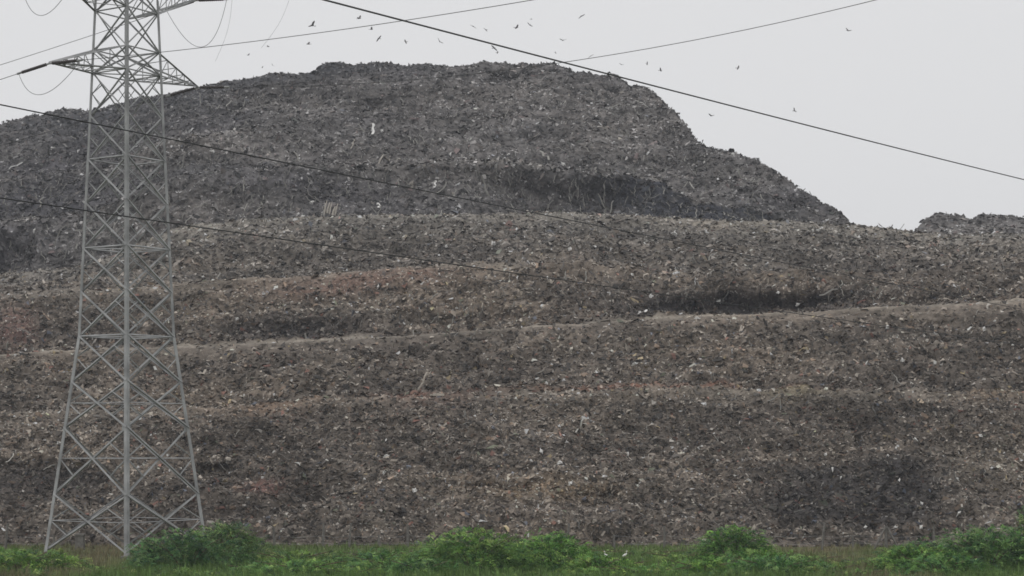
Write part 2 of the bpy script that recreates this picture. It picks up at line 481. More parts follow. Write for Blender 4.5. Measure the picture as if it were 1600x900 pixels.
def strew(data, n, tmin, tmax, size, seed, grey=0.0, KEEP=lambda t: 1.0, small=False):
    r = np.random.default_rng(seed)
    P, N, C, U, TT = data
    ok = np.where(((TT > tmin) & (TT < tmax)).ravel())[0]
    # more where the surface is larger (per square metre)
    A = np.linalg.norm(np.cross(np.gradient(P, axis=0), np.gradient(P, axis=1)), axis=-1).ravel()[ok] * KEEP(TT.ravel()[ok])
    pick = ok[np.searchsorted(np.cumsum(A) / A.sum(), r.random(n))]
    p = P.reshape(-1, 3)[pick]; nn = N.reshape(-1, 3)[pick]; bc = C.reshape(-1, 3)[pick]
    nn = nn + r.normal(0, .42, (n, 3)); nn /= np.linalg.norm(nn, axis=1, keepdims=True)
    a = r.normal(0, 1, (n, 3)); a[:, 0] *= 1.4; a -= nn * (a * nn).sum(1, keepdims=True); a /= np.linalg.norm(a, axis=1, keepdims=True)
    b = np.cross(nn, a)
    ci = r.choice(len(PAL), n, p=PW)
    s = size * np.exp(np.clip(r.normal(0, .38, n), -1, .75)) * np.where(PAL[ci].mean(1) > .18, .75, 1.0)
    el = np.exp(r.normal(.75, .45, n))
    la = s * np.sqrt(el); lb = s / np.sqrt(el)
    # a crumpled tatter: 3 x 2 points, 4 triangles (the small ones a folded scrap of 2)
    k = 4 if small else 6
    gi = np.array((-.5, -.5, .5, .5) if small else (-.5, -.5, 0, 0, .5, .5)); gj = np.array((-.5, .5) * (k // 2))
    ga = gi[None] + r.normal(0, .15, (n, k)); gb = gj[None] + r.normal(0, .22, (n, k))
    hump = (.30 - gi ** 2 * (.6 if small else 1.6))[None] + r.normal(0, .28, (n, k))
    V = p[:, None] + a[:, None] * (ga * la[:, None])[..., None] + b[:, None] * (gb * lb[:, None])[..., None] + nn[:, None] * (hump * s[:, None] * .7)[..., None]
    tri = np.array([(0, 2, 3), (0, 3, 1)] if small else [(0, 2, 3), (0, 3, 1), (2, 4, 5), (2, 5, 3)])
    Ff = (tri[None] + (np.arange(n) * k)[:, None, None]).reshape(-1, 3)
    c = PAL[ci]
    c = c * (1 - grey) + c.mean(1, keepdims=True) * np.array((.97, .99, 1.05)) * grey
    lum = bc.mean(1, keepdims=True) / .122
    c = c * np.clip(lum, .4, 1.5) * np.exp(r.normal(0, .31, (n, 1)))
    c = .82 * (c * .62 * 1.38 + bc * .38 * (c.mean(1, keepdims=True) / .11))
    return V.reshape(-1, 3), Ff, np.repeat(np.clip(c, .016, .55), k, axis=0)


def strips(data, n, tmin, tmax, length, seed, um=None):
    """torn plastic strips hanging down the faces"""
    r = np.random.default_rng(seed)
    P, N, C, U, TT = data
    m = (TT > tmin) & (TT < tmax)
    if um: m = m & (U > um[0]) & (U < um[1])
    ok = np.where(m.ravel())[0]
    pick = r.choice(ok, n)
    p = P.reshape(-1, 3)[pick]; nn = N.reshape(-1, 3)[pick]; bc = C.reshape(-1, 3)[pick]
    down = np.array((0, 0, -1.0))[None] - nn * (-nn[:, 2:3]); down += r.normal(0, .35, (n, 3)); down /= np.linalg.norm(down, axis=1, keepdims=True)
    side = np.cross(nn, down); side /= np.linalg.norm(side, axis=1, keepdims=True)
    L = length * np.exp(r.normal(0, .4, n)); w = L * r.uniform(.035, .075, n)
    k = np.linspace(0, 1, 5)
    off = r.normal(0, .045, (n, 5))
    lift = (.08 + r.normal(0, .05, (n, 5)))
    mid_ = p[:, None] + down[:, None] * (k[None] * L[:, None])[..., None] + side[:, None] * (off * L[:, None])[..., None] + nn[:, None] * (.1 + lift * L[:, None])[..., None]
    V = np.stack([mid_ - side[:, None] * w[:, None, None] * .5, mid_ + side[:, None] * w[:, None, None] * .5], 2).reshape(n, 10, 3)
    tri = []
    for q in range(4): tri += [(2 * q, 2 * q + 1, 2 * q + 3), (2 * q, 2 * q + 3, 2 * q + 2)]
    Ff = (np.array(tri)[None] + (np.arange(n) * 10)[:, None, None]).reshape(-1, 3)
    c = np.array((.17, .165, .15))[None] * np.exp(r.normal(0, .35, (n, 1)))
    return V.reshape(-1, 3), Ff, np.repeat(np.clip(c, .03, .4), 10, axis=0)


def join(parts):
    V = []; Fa = []; Cc = []; o = 0
    for v, f, c in parts:
        V.append(v); Fa.append(f + o); Cc.append(c); o += len(v)
    return np.concatenate(V), np.concatenate(Fa), np.concatenate(Cc)


keep_low = lambda t: 1 - .95 * np.exp(-((t - 5.05) / .22) ** 2) - .5 * np.exp(-((t - 9.1) / .3) ** 2) - .5 * np.exp(-((t - 3.0) / .09) ** 2) - .7 * np.exp(-((t - 7.05) / .2) ** 2)
v, f, c = join([strew(LOW, 36000, .9, 3.05, .175, 71, 0, keep_low), strew(LOW, 32000, 3.0, 7.2, .20, 72, 0, keep_low), strew(LOW, 22000, 7.2, 9.6, .235, 73, .3, keep_low),
                strew(LOW, 70000, .9, 3.05, .115, 171, 0, keep_low, True), strew(LOW, 56000, 3.0, 7.2, .135, 172, 0, keep_low, True), strew(LOW, 36000, 7.2, 9.6, .155, 173, .3, keep_low, True),
                strips(LOW, 1000, 5.9, 7.0, .6, 74), strips(LOW, 1500, 2, 5, .5, 75), strips(LOW, 900, 8, 9, .7, 76)])
tag(link("loose_rubbish", np_mesh("loose_rubbish", v, f, M_SCRAP, c)), "torn plastic and rags strewn over the brown terraces", "rubbish", kind="stuff")
v, f, c = join([strew(UP, 38000, .9, 8.2, .27, 81, .6), strew(UP, 62000, .9, 8.2, .185, 181, .6, small=True), strips(UP, 3600, 1, 5.8, .8, 82, (-260, 1200)), strips(UP, 200, 1, 2.0, .8, 83, (560, 1180))])
tag(link("loose_rubbish", np_mesh("loose_rubbish", v, f, M_SCRAP, c)), "torn plastic and rags strewn over the grey upper hill", "rubbish", kind="stuff")

# ------------------------------------------------------------------ steel lattice tower
TC = Vector((-20.87, 104.0, 0.0))
tower = link("transmission_tower", None, loc=TC)
tag(tower, "grey steel lattice transmission tower standing corner-on at the left", "tower")
half = curve([(-.3, 4.32), (0, 4.28), (3.1, 3.85), (7.8, 3.15), (11.7, 2.5), (16.6, 2.29), (21.3, 2.03), (27, 1.72), (30, 1.63), (36, 1.25), (38, 1.15), (41.5, .12)])
_f = Vector((-TC.x, -TC.y, 0)).normalized(); _l = Vector((_f.y, -_f.x, 0))
DIRS = [_f, _l, -_f, -_l]
def node(k, z): return TC + DIRS[k % 4] * float(half(z)) + Vector((0, 0, z))
def member(name, a, b, w, inward=None, parent=tower):
    m = MB()
    if inward is None: inward = TC + Vector((0, 0, (a.z + b.z) / 2)) - (a + b) / 2
    if Vector(inward).length < 1e-3: inward = Vector((0, 0, -1))
    m.angle(a, b, w, max(.014, w * .16), inward)
    return m.build(name, M_STEEL, parent)
LV = [0.0, 3.25, 6.83, 9.3, 11.75, 14.15, 16.5, 18.95, 21.3, 23.65, 25.95, 27.2, 29.3, 31.0, 33.5, 35.4, 38.0]
for k in range(4):
    zs = [-.3, 11.7, 27.0, 38.0]
    for a, b, w in ((-.3, 11.7, .21), (11.7, 21.3, .18), (21.3, 30, .16), (30, 41.4, .13)):
        member("leg", node(k, a), node(k, b), w)
for i in range(len(LV) - 1):
    za, zb_ = LV[i], LV[i + 1]
    w = .095 if za < 12 else (.085 if za < 21 else .075)
    for k in range(4):
        A0, A1, B0, B1 = node(k, za), node(k, zb_), node(k + 1, za), node(k + 1, zb_)
        face_in = TC + Vector((0, 0, (za + zb_) / 2)) - (A0 + A1 + B0 + B1) / 4
        out = -face_in.normalized() * .05
        if i == 0: A0 = node(k, .25); B0 = node(k + 1, .25)
        up = face_in.normalized() + Vector((0, 0, .5))
        member("diagonal_brace", A0 + out, B1 + out, w, up)
        member("diagonal_brace", B0 - out, A1 - out, w, up)
        # crossing point of the two diagonals
        wa, wb = (A0 - B0).length, (A1 - B1).length
        s = wa / (wa + wb); Cx = A0.lerp(B1, s)
        zc_ = Cx.z
        sw = .045 if za < 12 else .04
        if i < 4 and i != 3:
            member("horizontal_brace", node(k, zc_), Cx, sw, Vector((0, 0, -1)))
            member("horizontal_brace", node(k + 1, zc_), Cx, sw, Vector((0, 0, -1)))
        if za < 25:
            for L0, L1, q0, q1 in ((k, zc_, A0, A1), (k + 1, zc_, B0, B1)):
                member("secondary_brace", node(L0, zc_), q0.lerp(Cx, .5), sw, face_in)
                member("secondary_brace", node(L0, zc_), q1.lerp(Cx, .5), sw, face_in)
for z in (11.75, 16.5, 21.3, 25.95, 27.2, 29.3, 31.0, 33.5, 35.4, 38.0):
    for k in range(4):
        member("horizontal_brace", node(k, z), node(k + 1, z), .10 if z < 25 else .08, Vector((0, 0, -1)))
for z in (11.75, 16.5, 25.95):
    member("horizontal_brace", node(0, z), node(2, z), .07, Vector((0, 0, -1)))
    member("horizontal_brace", node(1, z), node(3, z), .07, Vector((0, 0, -1)))
# climbing spikes guard seen at the waist
AL = (DIRS[0] + DIRS[1]).normalized(); AR = -AL
TIPS = {}
for name, dirv, ka, kb in (("L", AL, 0, 1), ("R", AR, 2, 3)):
    for lev, zb0, zt0, ztip, reach in ((0, 25.95, 27.2, 25.95, 5.55), (1, 29.3, 31.0, 30.85, 5.45), (2, 33.5, 35.4, 35.0, 5.2)):
        tip = TC + dirv * reach + Vector((0, 0, ztip + (.22 if name == 'R' else -.25))); TIPS[name + str(lev)] = tip
        down_ = Vector((0, 0, -1))
        for kk in (ka, kb):
            member("crossarm_chord", node(kk, zb0), tip, .10, down_ + dirv.cross(down_) * .2)
            member("crossarm_chord", node(kk, zt0), tip, .10, down_)
        # lacing on the four sides of the arm
        pb = [node(ka, zb0), node(kb, zb0)]; pt = [node(ka, zt0), node(kb, zt0)]
        prev = 0.0
        for j, q in enumerate((.22, .44, .64, .82)):
            for e in (0, 1):
                member("crossarm_lacing", pb[e].lerp(tip, q), pt[e].lerp(tip, q), .045, down_ + dirv)
                member("crossarm_lacing", pb[e].lerp(tip, prev), pt[e].lerp(tip, q), .045, down_ + dirv)
            member("crossarm_lacing", pb[0].lerp(tip, q), pb[1].lerp(tip, q), .045, down_)
            member("crossarm_lacing", pb[j % 2].lerp(tip, prev), pb[(j + 1) % 2].lerp(tip, q), .045, down_)
            member("crossarm_lacing", pt[0].lerp(tip, q), pt[1].lerp(tip, q), .045, down_)
            prev = q
for k in range(4):
    m = MB(); p = node(k, 0)
    m.box(p + Vector((0, 0, -.05)), (.62, .62, .34))
    m.build("footing", M_CONC, tower)
for k in range(4):
    for z in (6.83, 11.75, 16.5, 21.3):
        m = MB(); q = node(k, z); n_ = (DIRS[(k + 1) % 4] - DIRS[k]).normalized()
        m.box(q + n_ * .16, (.02, .36, .42), Vector((1, 0, 0)).rotation_difference(Vector((DIRS[k] + DIRS[(k + 1) % 4])).normalized()).to_matrix())
        m.build("gusset_plate", M_STEEL, tower)

# insulator strings, conductors and jumper loops
FAR = (DIRS[1] + DIRS[2]).normalized(); NEAR = -FAR
def insulator(name, a, b, label):
    o = link(name, None, loc=a); tag(o, label, "insulator", "insulator strings on the crossarms")
    L = (b - a).length; prof = [(0, .03), (.22, .03)]; s = .22
    n = int((L - .5) / .15)
    for j in range(n): prof += [(s, .03), (s + .03, .085), (s + .075, .09), (s + .10, .035)]; s += (L - .44) / n
    prof += [(L - .2, .03), (L - .02, .03)]
    m = MB(); m.lathe(a, b, prof, 10); m.build("disc_string", M_INS, o)
    t = (b - a).normalized()
    m = MB(); m.tube([b - t * .25, b + t * .1], [.06, .06], 8); m.build("clamp", M_STEEL, o)
    m = MB(); m.tube([a - t * .05, a + t * .2], [.05, .05], 8); m.build("shackle", M_STEEL, o)
    return o
def wire(name, pts, r, mat, label, cat="cable", group=None, n=6):
    m = MB(); m.tube(pts, r, n)
    return tag(m.build(name, mat, None, True), label, cat, group)
SIDE = {"L": "nearer left", "R": "farther right"}
LEVN = ["lower", "upper", "topmost"]
for key, tip in TIPS.items():
    side, lev = key[0], int(key[1])
    nlen = 2.3
    ends = []
    for nm, dirv in (("left", FAR), ("right", NEAR)):
        e = tip + dirv * nlen + Vector((0, 0, -.33 if nm == 'left' else (-.28 if side == 'R' else -.14)))
        ends.append(e)
        insulator("insulator_string", tip + Vector((0, 0, -.06)), e, "dark insulator string pulling %s from the %s crossarm's %s tip" % (nm, LEVN[lev], SIDE[side]))
    pts = []
    for s_ in np.linspace(0, 190, 60):
        pts.append(ends[0] + FAR * s_ + Vector((0, 0, -.125 * s_ + .0006 * s_ * s_)))
    wire("power_line", pts, .016, M_WIRE, "thin power line running left from the %s crossarm's %s tip" % (LEVN[lev], SIDE[side]), "power line", "conductors on the lattice tower")
    pts = []
    for s_ in np.linspace(0, 66, 50):
        pts.append(ends[1] + NEAR * s_ + Vector((0, 0, (-.108 * s_ + .00276 * s_ * s_) if side == 'R' else (-.046 * s_ + .0011 * s_ * s_))))
    wire("power_line", pts, .016, M_WIRE, "thin power line rising right from the %s crossarm's %s tip" % (LEVN[lev], SIDE[side]), "power line", "conductors on the lattice tower")
    a, b = ends; pts = []
    for q in np.linspace(0, 1, 22):
        p = a.lerp(b, q); p.z -= (2.3 if lev == 1 else 1.5) * (1 - (2 * q - 1) ** 2); p += (AL if side == "L" else AR) * .5 * (1 - (2 * q - 1) ** 2); pts.append(p)
    wire("jumper_loop", pts, .014, M_WIRE, "slack jumper loop hanging under the %s crossarm's %s tip" % (LEVN[lev], SIDE[side]), "power line", "jumper loops on the lattice tower")

# loose strings caught on the upper line
for s0, px1, py1, lb in ((.4, 336, 96, "faint stray string hanging by the tower's upper jumper loop"), (4.6, 408, 75, "faint stray string hanging down to the thin power line")):
    a = TIPS["R1"] + NEAR * (2.3 + s0) + Vector((0, 0, -.28 - .1 * s0)); b = at(px1, py1, a.y)
    wire("stray_string", [a.lerp(b, q) + Vector((.22 * math.sin(q * 3.1), 0, 0)) for q in np.linspace(0, 1, 12)], .006, M_WIRE, lb, "string", None, 4)

# three near cables of another line crossing the view
def cable(p, dirv, k0, k1, z0, sag, r, label):
    pts = []
    for k in np.linspace(k0, k1, 60):
        q = (k - k0) / (k1 - k0)
        pts.append(Vector((p[0] + dirv[0] * k, p[1] + dirv[1] * k, z0(k) - sag * 4 * q * (1 - q))))
    wire("overhead_cable", pts, r, M_CABLE if r < .018 else M_BLACK, label, "cable", "near overhead cables")
cable((-2.98, 35), (.667, 1), -22, 62, lambda k: 14.1 + .035 * k + .1, .25, .017, "thick dark cable slanting across the pale sky to the right edge")
cable((-13.3, 50), (.667, 1), -25, 78, lambda k: 14.95 - .012 * k, .15, .0185, "dark cable crossing the tower above its middle, upper of two")
cable((-13.3, 50), (.667, 1), -25, 78, lambda k: 12.5 - .008 * k, .12, .0185, "dark cable crossing the tower at its middle, lower of two")

# ------------------------------------------------------------------ fence along the foot of the hill
fence = link("boundary_fence", None, loc=(0, 108.6, 0))
tag(fence, "broken fence of pale concrete posts along the foot of the rubbish", "fence")
xs = [-34.5, -31.6, -28.6, -25.9, -16.2, -13.4, -10.7, -9.25, -7.5, -5.9, -2.9, .2, 3.1, 5.8, 8.6, 11.5, 14.3, 17.5, 19.3, 23.9, 26.8, 29.5, 32.4]
for j, x in enumerate(xs):
    h = (1.25, 1.1, 1.45, .8, 1.3)[j % 5] if j not in (6, 17) else 1.5
    m = MB(); y = 108.6 + .25 * math.sin(j * 2.1)
    lean = math.radians((-3, 2, 5, -2, 0)[j % 5])
    m.tube([Vector((x, y, -.2)), Vector((x + math.sin(lean) * h * .5, y, h * .5)), Vector((x + math.sin(lean) * h, y, h))], [.07, .065, .06], 4)
    m.build("post", M_CONC, fence)
for a in range(len(xs) - 1):
    if a in (3, 12): continue
    for h in (.35, .75):
        m = MB(); x0, x1 = xs[a], xs[a + 1]
        m.tube([Vector((x0, 108.5, h)), Vector(((x0 + x1) / 2, 108.5, h - .1)), Vector((x1, 108.5, h))], .006, 4)
        m.build("wire_strand", M_STEEL, fence)
brace = link("braced_post", None, loc=(21.1, 108.3, 0))
tag(brace, "pale concrete corner post with two slanting struts", "post")
m = MB(); m.tube([Vector((21.1, 108.3, -.2)), Vector((21.1, 108.3, 1.3))], .09, 4); m.build("post", M_CONC, brace)
for s_ in (-1, 1):
    m = MB(); m.tube([Vector((21.1 + s_ * .75, 108.2, -.1)), Vector((21.1 + s_ * .06, 108.25, 1.22))], .06, 4); m.build("strut", M_CONC, brace)
blk = link("concrete_pillar", None, loc=(-24.3, 108.0, 0))
tag(blk, "squat grey concrete pillar behind the tower's left legs", "pillar")
m = MB(); m.box((-24.3, 108.0, .35), (.46, .46, .9)); m.build("shaft", M_CONC, blk)
m = MB(); m.box((-24.3, 108.0, .84), (.54, .54, .09)); m.build("cap", M_CONC, blk)

# ------------------------------------------------------------------ bushes
GREENS = np.array([(.055, .13, .034), (.075, .165, .04), (.115, .215, .05), (.032, .08, .032), (.15, .23, .065)])


def leaves(r, origin, rx, ry, h, n, tint, wob_seed):
    """arching feathery sprays filling a bush"""
    th = r.uniform(0, 2 * np.pi, n); el = np.arcsin(r.uniform(-.05, 1, n)); rad = r.uniform(.45, 1.0, n) ** .6
    lob = 1.05 + .25 * np.sin(th * 3 + wob_seed) + .22 * np.sin(th * 5 + el * 4 + wob_seed * 2.3)
    q = np.stack([np.cos(th) * np.cos(el) * rx * lob, np.sin(th) * np.cos(el) * ry * lob, np.sin(el) * h * (.85 + .15 * lob)], -1) * rad[:, None]
    q[:, 2] = np.maximum(q[:, 2], .05)
    d = np.stack([np.cos(th) * np.cos(el) + r.normal(0, .45, n), np.sin(th) * np.cos(el) + r.normal(0, .45, n), .35 + .6 * np.sin(el) + r.normal(0, .3, n)], -1)
    d /= np.linalg.norm(d, axis=1, keepdims=True)
    L = r.uniform(.35, 1.05, n)
    k = 9
    t = np.linspace(.08, 1, k)
    p = q[:, None] - d[:, None] * (L * .6)[:, None, None] + d[:, None] * (L[:, None] * t[None])[..., None]
    p[..., 2] -= (L[:, None] * .55 * t[None] ** 2)
    tang = d[:, None] * np.ones((1, k, 1)); tang = tang.copy(); tang[..., 2] -= 1.1 * t[None]
    tang /= np.linalg.norm(tang, axis=-1, keepdims=True)
    up = np.array((0, 0, 1.0)) + r.normal(0, .3, (n, 1, 3))
    side = np.cross(tang, up); side /= np.linalg.norm(side, axis=-1, keepdims=True) + 1e-6
    V = []; c0 = 1.55 * GREENS[r.choice(5, n)] * tint * np.array((1.1, .97, 1.2)) * np.exp(r.normal(0, .22, (n, 1)))
    for sg in (-1, 1):
        ll = (r.uniform(.10, .21, (n, k)) * (1.15 - .6 * t[None]))[..., None]
        dirl = side * sg + tang * .6 + r.normal(0, .25, (n, k, 3))
        dirl /= np.linalg.norm(dirl, axis=-1, keepdims=True)
        wv = np.cross(dirl, up); wv /= np.linalg.norm(wv, axis=-1, keepdims=True) + 1e-6
        wv = np.cross(wv, dirl) * .3 + np.cross(dirl, np.cross(wv, dirl)); wv /= np.linalg.norm(wv, axis=-1, keepdims=True) + 1e-6
        a = p; e = p + dirl * ll; mdl = p + dirl * ll * .5
        V.append(np.stack([a, mdl + wv * ll * .16, e, mdl - wv * ll * .16], 2))
    V = np.stack(V, 2).reshape(-1, 3)
    nq = len(V) // 4
    Ff = np.arange(nq * 4).reshape(-1, 4)
    cc = np.repeat(c0, k * 2 * 4, axis=0)
    V[:, 2] = np.maximum(V[:, 2], .0)
    return V, Ff, cc


def bush(px, wpx, top, d, label, tint=(1, 1, 1), dens=1.0, seed=0):
    r = np.random.default_rng(900 + seed)
    gz = float(ground_z((px - 800) / F * d, d))
    loc = Vector(((px - 800) / F * d, d, gz - .03))
    h = max(.35, CAMZ + (HY - top) / F * d - gz) * 1.22
    rx = 1.12 * wpx / 2 / F * d; ry = min(max(rx * .7, .7), 1.9)
    o = link("bush", None, loc=loc); tag(o, label, "bush", "green bushes along the foreground")
    n = int((185 * rx * h + 150) * dens)
    v, f, c = leaves(r, None, rx, ry, h * .98, n, np.array(tint), seed * 1.7)
    link("crown", np_mesh("crown", v, f, M_LEAF, c), o)
    for j in range(7):
        an = j * 2 * math.pi / 7 + r.uniform(0, .6); m = MB()
        q = .75
        m.tube([Vector((0, 0, 0)) + Vector((math.cos(an), math.sin(an), 0)) * .12, Vector((math.cos(an) * rx * .3, math.sin(an) * ry * .3, h * .45)),
                Vector((math.cos(an) * rx * q, math.sin(an) * ry * q, h * .72))], [.035, .024, .01], 5)
        link("stem", m.mesh("stem", M_BARK), o)
    return o


BUSHES = [
    (28, 190, 857, 88.5, "bright green bush at the lower left corner", (1.15, 1.15, .9)),
    (290, 180, 832, 92.0, "dark green drooping bush just right of the tower's front foot", (.75, .85, .95)),
    (355, 130, 820, 96.5, "sparse olive green bush behind the tower's right foot", (1.1, 1.0, 1.1)),
    (470, 170, 872, 88.0, "low mid green bush left of the centre bushes", (1.1, 1.15, .95)),
    (590, 130, 858, 93.5, "low dull green bush next to the tall centre bush", (.85, .95, .9)),
    (740, 190, 830, 90.5, "tall dense green bush left of the two white birds", (1.1, 1.15, .9)),
    (862, 150, 836, 92.5, "rounded green bush directly left of the white birds", (1.0, 1.15, .85)),
    (1010, 190, 882, 88.0, "low bright bush in front of the white birds", (1.2, 1.2, .85)),
    (1000, 190, 858, 103.0, "low grey green scrub behind the white birds", (1.1, 1.0, 1.1)),
    (1146, 125, 825, 94.0, "small round green bush standing alone right of the white birds", (.95, 1.1, .8)),
    (1215, 170, 868, 89.5, "low dark green bush below the small round bush", (.85, 1.0, .95)),
    (1335, 120, 888, 87.5, "very low bush below the braced post", (1.1, 1.15, .9)),
    (1425, 130, 850, 90.0, "green bush left of the big right corner bush", (1.0, 1.1, .8)),
    (1545, 210, 827, 91.5, "big dark green bush at the lower right corner", (.85, .98, .9)),
    (1690, 180, 826, 92.5, "dark bush cut off by the right edge", (.85, .98, .9)),
    (-110, 150, 860, 90.0, "green bush cut off by the left edge", (1.1, 1.1, .9)),
    (150, 120, 884, 88.0, "low straw green bush under the tower's front foot", (1.3, 1.05, 1.1)),
    (400, 110, 880, 90.0, "low green bush between the drooping bush and the mid green one", (1.0, 1.0, .95)),
    (545, 120, 884, 87.0, "lowest bright bush at the bottom edge left of the tall centre bush", (1.2, 1.2, .9)),
    (660, 120, 872, 88.0, "low dark bush leaning against the tall centre bush", (.8, .95, .9)),
    (935, 120, 866, 90.0, "soft green bush between the rounded bush and the white birds", (1.1, 1.15, .85)),
    (1100, 130, 872, 88.5, "low green bush below the small round bush, toward the white birds", (1.1, 1.2, .85)),
    (1290, 110, 880, 88.5, "low pale green bush left of the braced post", (1.25, 1.1, 1.0)),
    (1470, 150, 864, 88.0, "low front bush at the foot of the big right corner bush", (.9, 1.05, .9)),
    (520, 150, 862, 99.0, "dull olive scrub far back left of the tall centre bush", (1.1, .95, 1.0)),
    (650, 110, 858, 101.0, "olive scrub far back against the fence left of the tall bush", (1.05, .95, 1.0)),
    (1060, 120, 862, 98.0, "olive scrub behind the low bush right of the white birds", (1.1, 1.05, .9)),
    (1265, 130, 866, 97.0, "grey olive scrub behind the low pale green bush", (1.1, 1.0, 1.0)),
    (20, 150, 858, 98.0, "dull scrub behind the lower left corner bush", (1.0, 1.0, 1.0)),
    (90, 130, 868, 94.0, "yellowish green weeds beside the tower's left foot", (1.2, 1.05, .95)),
    (455, 150, 858, 95.0, "yellowish green weeds in front of the fence left of centre", (1.15, 1.1, .9)),
    (610, 150, 866, 90.5, "leafy green weeds joining the centre bushes on their left", (1.0, 1.1, .9)),
    (800, 150, 846, 95.0, "green scrub filling the gap behind the two centre bushes", (1.0, 1.05, .9)),
    (960, 150, 874, 92.5, "short bright weeds at the feet of the white birds", (1.2, 1.2, .85)),
    (1180, 190, 858, 92.0, "mid green scrub linking the small round bush to its right neighbour", (1.0, 1.1, .9)),
    (1350, 130, 872, 93.0, "short yellowish weeds in front of the braced post", (1.3, 1.15, 1.0)),
    (1400, 120, 864, 94.5, "pale green weeds right of the braced post", (1.2, 1.15, .9)),
    (1600, 42, 800, 108.2, "thin green shrub growing out of the rubbish at the right edge", (1.0, 1.0, 1.0)),
]
for j, b in enumerate(BUSHES):
    bush(b[0], b[1], b[2], b[3], b[4], b[5], (.4 if j == 37 else (.6 if j == 8 or j > 23 else 1.0)), j)

# grass and weeds between the bushes
r = np.random.default_rng(77)
n = 26000
gx_ = r.uniform(-38, 38, n); gy_ = r.uniform(82, 111, n)
dens = fbm(gx_ / 5, gy_ / 4, 91, 3)
dry = np.clip(gauss(gx_, -21.5, 3.0) * 1.3 + gauss(gx_, 17, 3.0) * .9 + np.clip((gy_ - 103) / 10, 0, .6) + fbm(gx_ / 3, gy_ / 3, 92, 2) * .45 - .25, 0, 1)
keep = r.random(n) < np.clip(.85 + dens, .25, 1)
gx_, gy_, dry = gx_[keep], gy_[keep], dry[keep]; n = len(gx_)
base_ = np.stack([gx_, gy_, ground_z(gx_, gy_) - .02], -1)
V = []
hgt = r.uniform(.14, .5, n) * np.where(gy_ < 96, 1.3, .9)
for b_ in range(5):
    an = r.uniform(0, 6.28, n); ln = r.uniform(.1, .5, n)
    dv = np.stack([np.cos(an) * ln, np.sin(an) * ln, np.ones(n)], -1) * hgt[:, None] * r.uniform(.6, 1.1, (n, 1))
    sv = np.stack([-np.sin(an), np.cos(an), np.zeros(n)], -1) * r.uniform(.012, .03, (n, 1))
    o_ = base_ + r.normal(0, .05, (n, 3)) * np.array((1, 1, 0))
    V.append(np.stack([o_ - sv, o_ + sv, o_ + dv], 1))
V = np.stack(V, 1).reshape(-1, 3)
Ff = np.arange(len(V)).reshape(-1, 3)
cgr = np.array((.12, .20, .055))[None] * (1 - dry[:, None]) + np.array((.22, .19, .115))[None] * dry[:, None]
cgr = cgr * np.exp(r.normal(0, .25, (n, 1)))
tag(link("grass", np_mesh("grass", V, Ff, M_LEAF, np.repeat(cgr, 15, axis=0))), "rough green and straw coloured grass along the foot of the hill", "grass", kind="stuff")

# leafy weeds covering the ground between the bushes
r = np.random.default_rng(78); parts = []
for j in range(150):
    x = r.uniform(-32, 32); y = r.uniform(84.5, 99)
    px = 800 + F * x / y
    if 110 < px < 225 or (900 < px < 1000 and y < 97.5 and y > 90): continue
    v, f, c = leaves(r, None, r.uniform(.7, 1.5), r.uniform(.5, .9), r.uniform(.25, .6), 52, np.array((1.1, 1.05, .95)) * r.uniform(.75, 1.15), j * 1.3)
    parts.append((v + np.array((x, y, float(ground_z(x, y)) - .02)), f, c))
v, f, c = join(parts)
tag(link("weeds", np_mesh("weeds", v, f, M_LEAF, c)), "low leafy green weeds covering the ground between the bushes", "weeds", kind="stuff")

# ------------------------------------------------------------------ white egrets in the grass
def egret(px, d, hgt, face, label):
    p = Vector(((px - 800) / F * d, d, float(ground_z((px - 800) / F * d, d))))
    o = link("white_bird", None, loc=p); tag(o, label, "bird", "white birds in the grass")
    s = hgt
    m = MB()
    def w(x, z, y=0): return p + Vector((x * s * face, y * s, z * s))
    m.tube([w(-.30, .44), w(-.2, .50), w(-.05, .57), (w(.08, .64)), w(.13, .74), w(.10, .84), w(.11, .92), w(.17, .965), w(.22, .955)],
           [.02 * s, .075 * s, .125 * s, .095 * s, .05 * s, .036 * s, .036 * s, .05 * s, .03 * s], 8)
    m.build("body", M_EGRET, o, True)
    m = MB(); m.tube([w(.22, .955), w(.36, .93)], [.02 * s, .004 * s], 5); m.build("beak", M_BEAK, o)
    for q in (-1, 1):
        m = MB(); m.tube([w(-.03, .46, q * .04), w(.0, .24, q * .05), w(-.02, -.02, q * .05)], .014 * s, 5); m.build("leg", M_LEGS, o)
egret(947, 97.0, .54, -1, "left one of two small white birds standing in the green scrub")
egret(977, 97.6, .52, 1, "right one of two small white birds standing in the green scrub")

